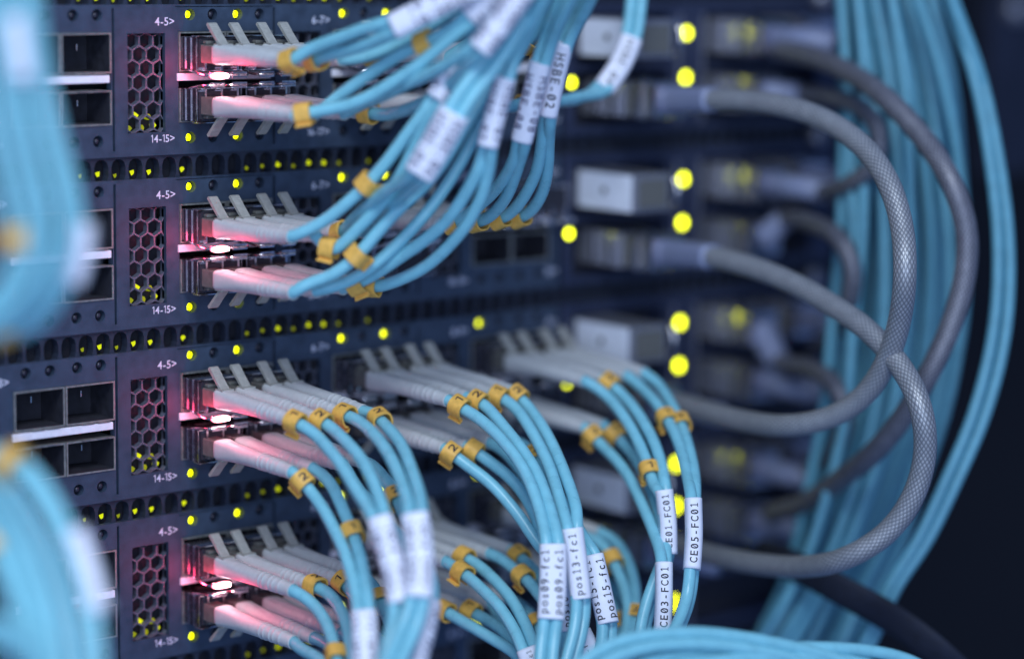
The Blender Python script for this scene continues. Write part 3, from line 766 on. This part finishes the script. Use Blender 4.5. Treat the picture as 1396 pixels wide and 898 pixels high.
fl = [([(-60,606,530),(0,614),(42,638),(78,690),(104,750),(122,810),(132,870),(134,950,500)], ((96,728),(126,838)), 'outermost'),
      ([(-60,616,526),(-6,626),(34,652),(66,702),(90,762),(107,822),(116,880),(118,950,496)], None, 'second outermost'),
      ([(-60,634,575),(-12,646),(20,676),(50,724),(73,782),(89,838),(97,890),(99,950,550)], None, 'third outermost'),
      ([(-60,644,520),(-18,654),(10,684),(38,730),(60,786),(76,842),(84,890),(86,950,492)], None, 'fourth outermost'),
      ([(-60,656,524),(-26,668),(0,700),(26,746),(46,800),(60,855),(66,900),(68,950,490)], None, 'fifth outermost'),
      ([(-60,680,522),(-30,692),(-6,722),(18,766),(36,818),(48,868),(54,910),(54,950,490)], None, 'second innermost'),
      ([(-60,704,520),(-34,716),(-12,744),(8,786),(24,834),(34,880),(38,950,490)], None, 'innermost')]
for pts, lb, w in fl:
    loose(pts, 'out of focus aqua cable arching at the lower left corner, %s of the seven' % w, FG, lab=(lb[0], lb[1], ['CE09-FC01']) if lb else None,
          clips=[(24, 624, '')] if w == 'outermost' else [(8, 640, '')] if w.startswith('second') else [(0, 740, '')] if w == 'innermost' else ())
for i, w in enumerate(('upper', 'lower')):
    d = i*22
    loose([(-70,826+d,500),(-10,846+d),(30,866+d),(56,892+d),(72,940+d,480)], 'short blurred aqua cable end at the bottom left corner, %s of the two' % w, FG)
arcs = [([(760,940,596),(800,896),(850,872),(905,863),(960,862),(1030,871),(1100,886),(1160,905),(1210,935,630)], 'topmost'),
        ([(775,950,594),(820,904),(872,884),(930,877),(990,880),(1050,890),(1110,906),(1150,930,625)], 'second'),
        ([(800,955,598),(870,905),(930,892),(1000,885),(1080,882),(1160,884),(1220,893),(1262,910),(1300,945,640)], 'third'),
        ([(840,960,596),(910,912),(980,900),(1060,896),(1140,898),(1200,910),(1250,940,636)], 'lowest')]
for pts, w in arcs:
    loose(pts, 'aqua cable arching along the bottom edge right of centre, %s of the four' % w, 'aqua cables arching along the bottom edge')
# ---- the big bundle beside the rack
YL = [(-60,1135,1285),(0,1142,1302),(100,1148,1338),(200,1150,1360),(330,1150,1376),(450,1142,1371),(560,1132,1344),(650,1112,1306),(740,1088,1262),(800,1066,1222),(860,1034,1196),(930,990,1160)]
fr_ = [0.00,0.03,0.07,0.10,0.14,0.18,0.21,0.25,0.29,0.33,0.36,0.40,0.44,0.48,0.52,0.56,0.60,0.66,0.70,0.93,0.97,1.0,0.05,0.16,0.27,0.38,0.5,0.63,0.62,0.66,0.70,0.58]
rb = random.Random(3)
for i, f in enumerate(fr_):
    ph = rb.uniform(0, 6.28); am = 0.042 if f < 0.9 else 0.008; d = (750 if f < 0.9 else 716)+(rb.uniform(-16, 16) if f < .9 else rb.uniform(-6, 6)) + (8 if i > 21 else 0); pts = []
    for j, (y, a, b) in enumerate(YL):
        ff = f+am*math.sin(ph+j*0.55)+(0.06*(j > 7)*(f > 0.55 and f < 0.9)*(j-7)*0.5)
        if i > 27: ff += (0.24, 0.22, 0.19, 0.15)[i-28]*(max(0, 1-j/4.5)**1.3+max(0, (j-6.5)/5))
        pts.append((a+(b-a)*ff, y, d+8*math.sin(ph*2+j*0.4)))
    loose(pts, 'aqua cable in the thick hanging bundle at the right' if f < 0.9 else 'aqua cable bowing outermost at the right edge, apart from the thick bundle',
          'aqua cables of the hanging bundle' if f < 0.9 else 'aqua cables bowing outermost', m='aqua_shaded')

# ------------------------------------------------------------------ twin-axial cables and connectors of the expansion module
def connector(o, u, z, n_end, boot_end=None, white=False, w=13.5, h=10.5):
    c = MB(); c.box((u, n_end*0.5, z-h/2), (u+w, -6, z+h/2)); c.build('connector_shell', 'silver', o, bevel=0.4)
    mb = MB()
    for q in (0.06, 0.16, 0.36, 0.45): mb.box((u-.35, n_end*q+.5, z-h/2+.5), (u-.01, n_end*q-.2, z+h/2-.5))
    mb.build('side_rib', 'chrome', o)
    mb = MB(); mb.box((u+1.0, n_end*0.66, z-h/2+.9), (u+w-1.0, n_end*0.5, z+h/2-.9)); mb.build('connector_neck', 'plug', o)
    mb = MB(); mb.box((u+.3, n_end*0.78, z-h/2), (u+w-.3, n_end*0.66, z+h/2)); mb.box((u+.3, n_end, z-h/2+.3), (u+w-.3, n_end*0.86, z+h/2-.3)); mb.build('connector_collar', 'chrome', o, bevel=0.3)
    mb = MB(); mb.box((u+1.2, n_end*0.98, z-h/2+1.2), (u+w-1.2, n_end*0.7, z+h/2-1.2)); mb.build('connector_core', 'plug', o)
    for zz in (-h/2+1.6, h/2-1.6):
        mb = MB(); tube(mb, [P(u+w*0.5, n_end*0.3, z+zz*1.25), P(u+w*0.5, n_end*0.55, z+zz*1.25)], 1.5, 14); mb.build('thumb_screw', 'chrome', o)
def twinax(label, u, k, row, path, m='braid', n_end=26, r=3.05, bp=None):
    z = -U1*k+(-7.6 if row == 'T' else -25.0)
    o = thing('braided_cable', label, 'braided cable', P(u+7, 0, z), 'grey braided cables looping right of the switches')
    connector(o, u, z, n_end)
    s = P(u+7, n_end-2, z); pts = [at(*q) for q in depths(path, None)]
    b1 = pts[0]
    mb = MB(); bpts = spline([s, s.lerp(b1, .5), b1], 1.5, 1)
    tube(mb, bpts, lambda t, l: 3.9-0.5*t, 18, shape=lambda t, c, s_: (math.copysign(abs(c)**.7, c)*1.05, math.copysign(abs(s_)**.7, s_)*1.15)); mb.build('cable_boot', 'blue_boot', o, smooth=True)
    q = spline([s.lerp(b1, .8)]+pts, 1.5, 3); mb = MB(); tube(mb, q, r, 24, uv=True); mb.build('braided_sheath', m, o, smooth=True)
twinax('grey braided cable from the top switch looping widest through the foreground, sharply in focus', 141.5, 0, 'B',
       [(972,136,712),(1020,137),(1075,146),(1130,166),(1180,203),(1213,252,664),(1230,310),(1234,370,652),(1228,430),(1210,490),(1178,540),(1130,570),(1075,580,690),(1015,574),(960,560),(905,545,735)])
twinax('grey braided cable from the second switch crossing under another loop and swinging down', 141.5, 1, 'B',
       [(972,350,716),(1020,362),(1075,383),(1135,416),(1190,456,672),(1230,502),(1256,556,656),(1262,615),(1246,676),(1208,728),(1155,760,670),(1095,772),(1030,768),(970,756),(900,735,740)])
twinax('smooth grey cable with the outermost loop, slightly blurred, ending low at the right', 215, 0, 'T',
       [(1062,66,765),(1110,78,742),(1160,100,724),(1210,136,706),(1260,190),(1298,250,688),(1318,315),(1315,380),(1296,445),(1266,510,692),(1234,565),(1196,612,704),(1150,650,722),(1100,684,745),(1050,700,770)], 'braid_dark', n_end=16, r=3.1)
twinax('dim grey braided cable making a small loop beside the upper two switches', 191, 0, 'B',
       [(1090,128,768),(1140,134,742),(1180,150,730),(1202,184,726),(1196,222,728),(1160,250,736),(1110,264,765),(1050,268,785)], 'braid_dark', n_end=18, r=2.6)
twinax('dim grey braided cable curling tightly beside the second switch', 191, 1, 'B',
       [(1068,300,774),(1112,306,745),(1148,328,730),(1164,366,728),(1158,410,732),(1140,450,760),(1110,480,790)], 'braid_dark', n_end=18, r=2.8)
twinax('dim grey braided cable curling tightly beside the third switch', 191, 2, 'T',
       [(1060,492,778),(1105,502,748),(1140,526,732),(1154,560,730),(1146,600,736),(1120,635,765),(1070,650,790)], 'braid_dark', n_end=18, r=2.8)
for k in range(4):
    z = -U1*k-7.2
    o = thing('white_label_module', ['', '', '', ''][0] or 'pale module with white side label, plugged high at right of the %s switch down' % ORD[k], 'plug-in module', P(135.5, 0, z), 'white labelled modules')
    MB().box((135.6, 24.4, z-5.6), (150, -6, z+5.6)).build('module_shell', 'silver', o, bevel=0.5)
    mb = MB(); mb.box((135.35, 23.5, z-5.3), (135.58, 0.6, z+5.3)); lb = mb.build('side_label', 'white_face', o)
    mb = MB(); tube(mb, [P(135.34, 12, z+.3), P(135.1, 12, z+.3)], 1.1, 14); mb.build('printed_dot', 'plug', lb, org=origin(o))
    mb = MB(); mb.box((137.5, 25.0, z-4), (148, 24.41, z+4)); mb.build('module_mouth', 'plug', o)
    mb = MB(); tube(mb, spline([P(154.5, 16, z-4.5), P(154.5, 21, z-4.2), P(154.5, 23, z), P(154.5, 21, z+4.2), P(154.5, 16, z+4.5)], .8, 1), 0.9, 10); mb.build('pull_loop', 'chrome', o, smooth=True)
    for u, rw, zz, ne in ((191, 'upper', -7.6, 20), (191, 'lower', -25.0, 20), (141.5, 'lower', -25.0, 26), (215, 'upper', -7.6, 15)):
        if (u, k, rw) in ((191, 0, 'lower'), (191, 1, 'lower'), (191, 2, 'upper'), (141.5, 0, 'lower'), (141.5, 1, 'lower'), (215, 0, 'upper')): continue
        o = thing('copper_connector', 'blurred silver connector in the %s %s bay at right of the %s switch down' % (rw, {191: 'middle', 141.5: 'inner', 215: 'outer'}[u], ORD[k]), 'connector', P(u, 0, -U1*k+zz), 'silver connectors of the expansion bays')
        connector(o, u, -U1*k+zz, ne)
        mb = MB(); zc = -U1*k+zz; tube(mb, [P(u+7, ne-1, zc), P(u+8, ne+9, zc-.3), P(u+11, ne+20, zc-1.2)], lambda t, l: 3.9-.5*t, 16); mb.build('cable_boot', 'blue_boot', o, smooth=True)
# ------------------------------------------------------------------ rack, screws, strap, backdrop
o = thing('rack_post', 'dark steel rack upright beside the stacked switches', 'rack post', P(252, 0, -80))
mb = MB(); mb.box((240, -2.6, -230), (262, -6, 60)); mb.box((259, -6, -230), (262, -60, 60)); mb.build('upright', 'rack', o)
for k, (u, z) in enumerate(((238, 3.5), (238, -40), (238, -86), (238, -118), (250, -62))):
    s_ = MB(); tube(s_, [P(u, 0.01, z), P(u, 2.2, z), P(u, 3.0, z)], lambda t, l: 3.0 if t < .9 else 2.2, 18)
    t_ = s_.build('rack_screw', 'silver', None, org=P(u, 0, z)); t_['label'] = ['round screw head on the rack edge high above the upper cables', 'round screw head on the rack edge beside the second switch', 'round screw head on the rack edge beside the third switch', 'round screw head on the rack edge above the fourth switch', 'round screw head farthest right on the rack upright'][k]
    t_['category'] = 'screw'; t_['group'] = 'rack screws'
c = at(1388, 14, 905)
o = thing('rack_post', 'dark far rack upright at the top right corner, one pale round screw on it', 'rack post', c)
mb = MB(); mb.box((c.x-12, -c.y-2, -60), (c.x+40, -c.y-8, 90)); mb.build('upright', 'rack', o)
mb = MB(); tube(mb, [c+V3((0, 1.9, 0)), c-V3((0, 1, 0)), c-V3((0, 2, 0))], lambda t, l: 4.2 if t < .9 else 3.2, 18); mb.build('screw', 'silver', o)
mb = MB(); path = spline([at(1040,756,755), at(1085,772,725), at(1150,806,706), at(1215,842,698), at(1275,885,690), at(1330,940,700)], 2, 1)
tube(mb, path, 5.2, 16, up=V3((0, -1, 0.2)), shape=lambda t, c, s_: (c*0.35, s_)); t_ = mb.build('cable_strap', 'strap', None, smooth=True, org=path[0])
t_['label'] = 'black fabric strap slanting across the lower end of the hanging bundle'; t_['category'] = 'strap'
t_ = MB().box((-400, -150, -500), (900, -160, 300)).build('background_wall', 'far_wall', None); t_['kind'] = 'structure'
# ------------------------------------------------------------------ added red glows: lit bars and point lights, no real lamps
for k in range(4):
    z = -U1*k-15.2
    o = thing('added_red_glow', 'added red glow between the left ports of the %s switch from the top' % ORD[k], 'added glow', P(1.0, 12, z), 'added red glows')
    mb = MB(); mb.box((-1.6, 13.5, z-.5), (2.9, 12.6, z+.5)); mb.build('added_glow_bar', 'red_glow_core', o, bevel=0.25)  # added emission standing for the highlight on the metal bail
    mb = MB(); tube(mb, [P(.6, 12.59, z), P(.6, 12.2, z)], 1.0, 24, up=V3((1, 0, 0)), shape=lambda t, c, s_: (c*3.0, s_*0.95)); mb.build('glow_disc', 'red_glow_rim', o)
    for e, rad, p in ((42, 0.15, (-7.0, 4.0, 1.5)), (34, 0.45, (-3.0, -13.0, 1.0))):  # added lights washing plugs and panel red, set off the bar
        l = bpy.data.lights.new('red_glow', 'POINT'); l.energy = e; l.color = (1.0, 0.05, 0.13); l.shadow_soft_size = rad
        lo = bpy.data.objects.new('red_glow', l); col.objects.link(lo); lo.parent = o; lo.location = V3(p)*S
for o in bpy.data.objects:
    if '_o' in o: del o['_o']
    if '_k' in o: del o['_k']
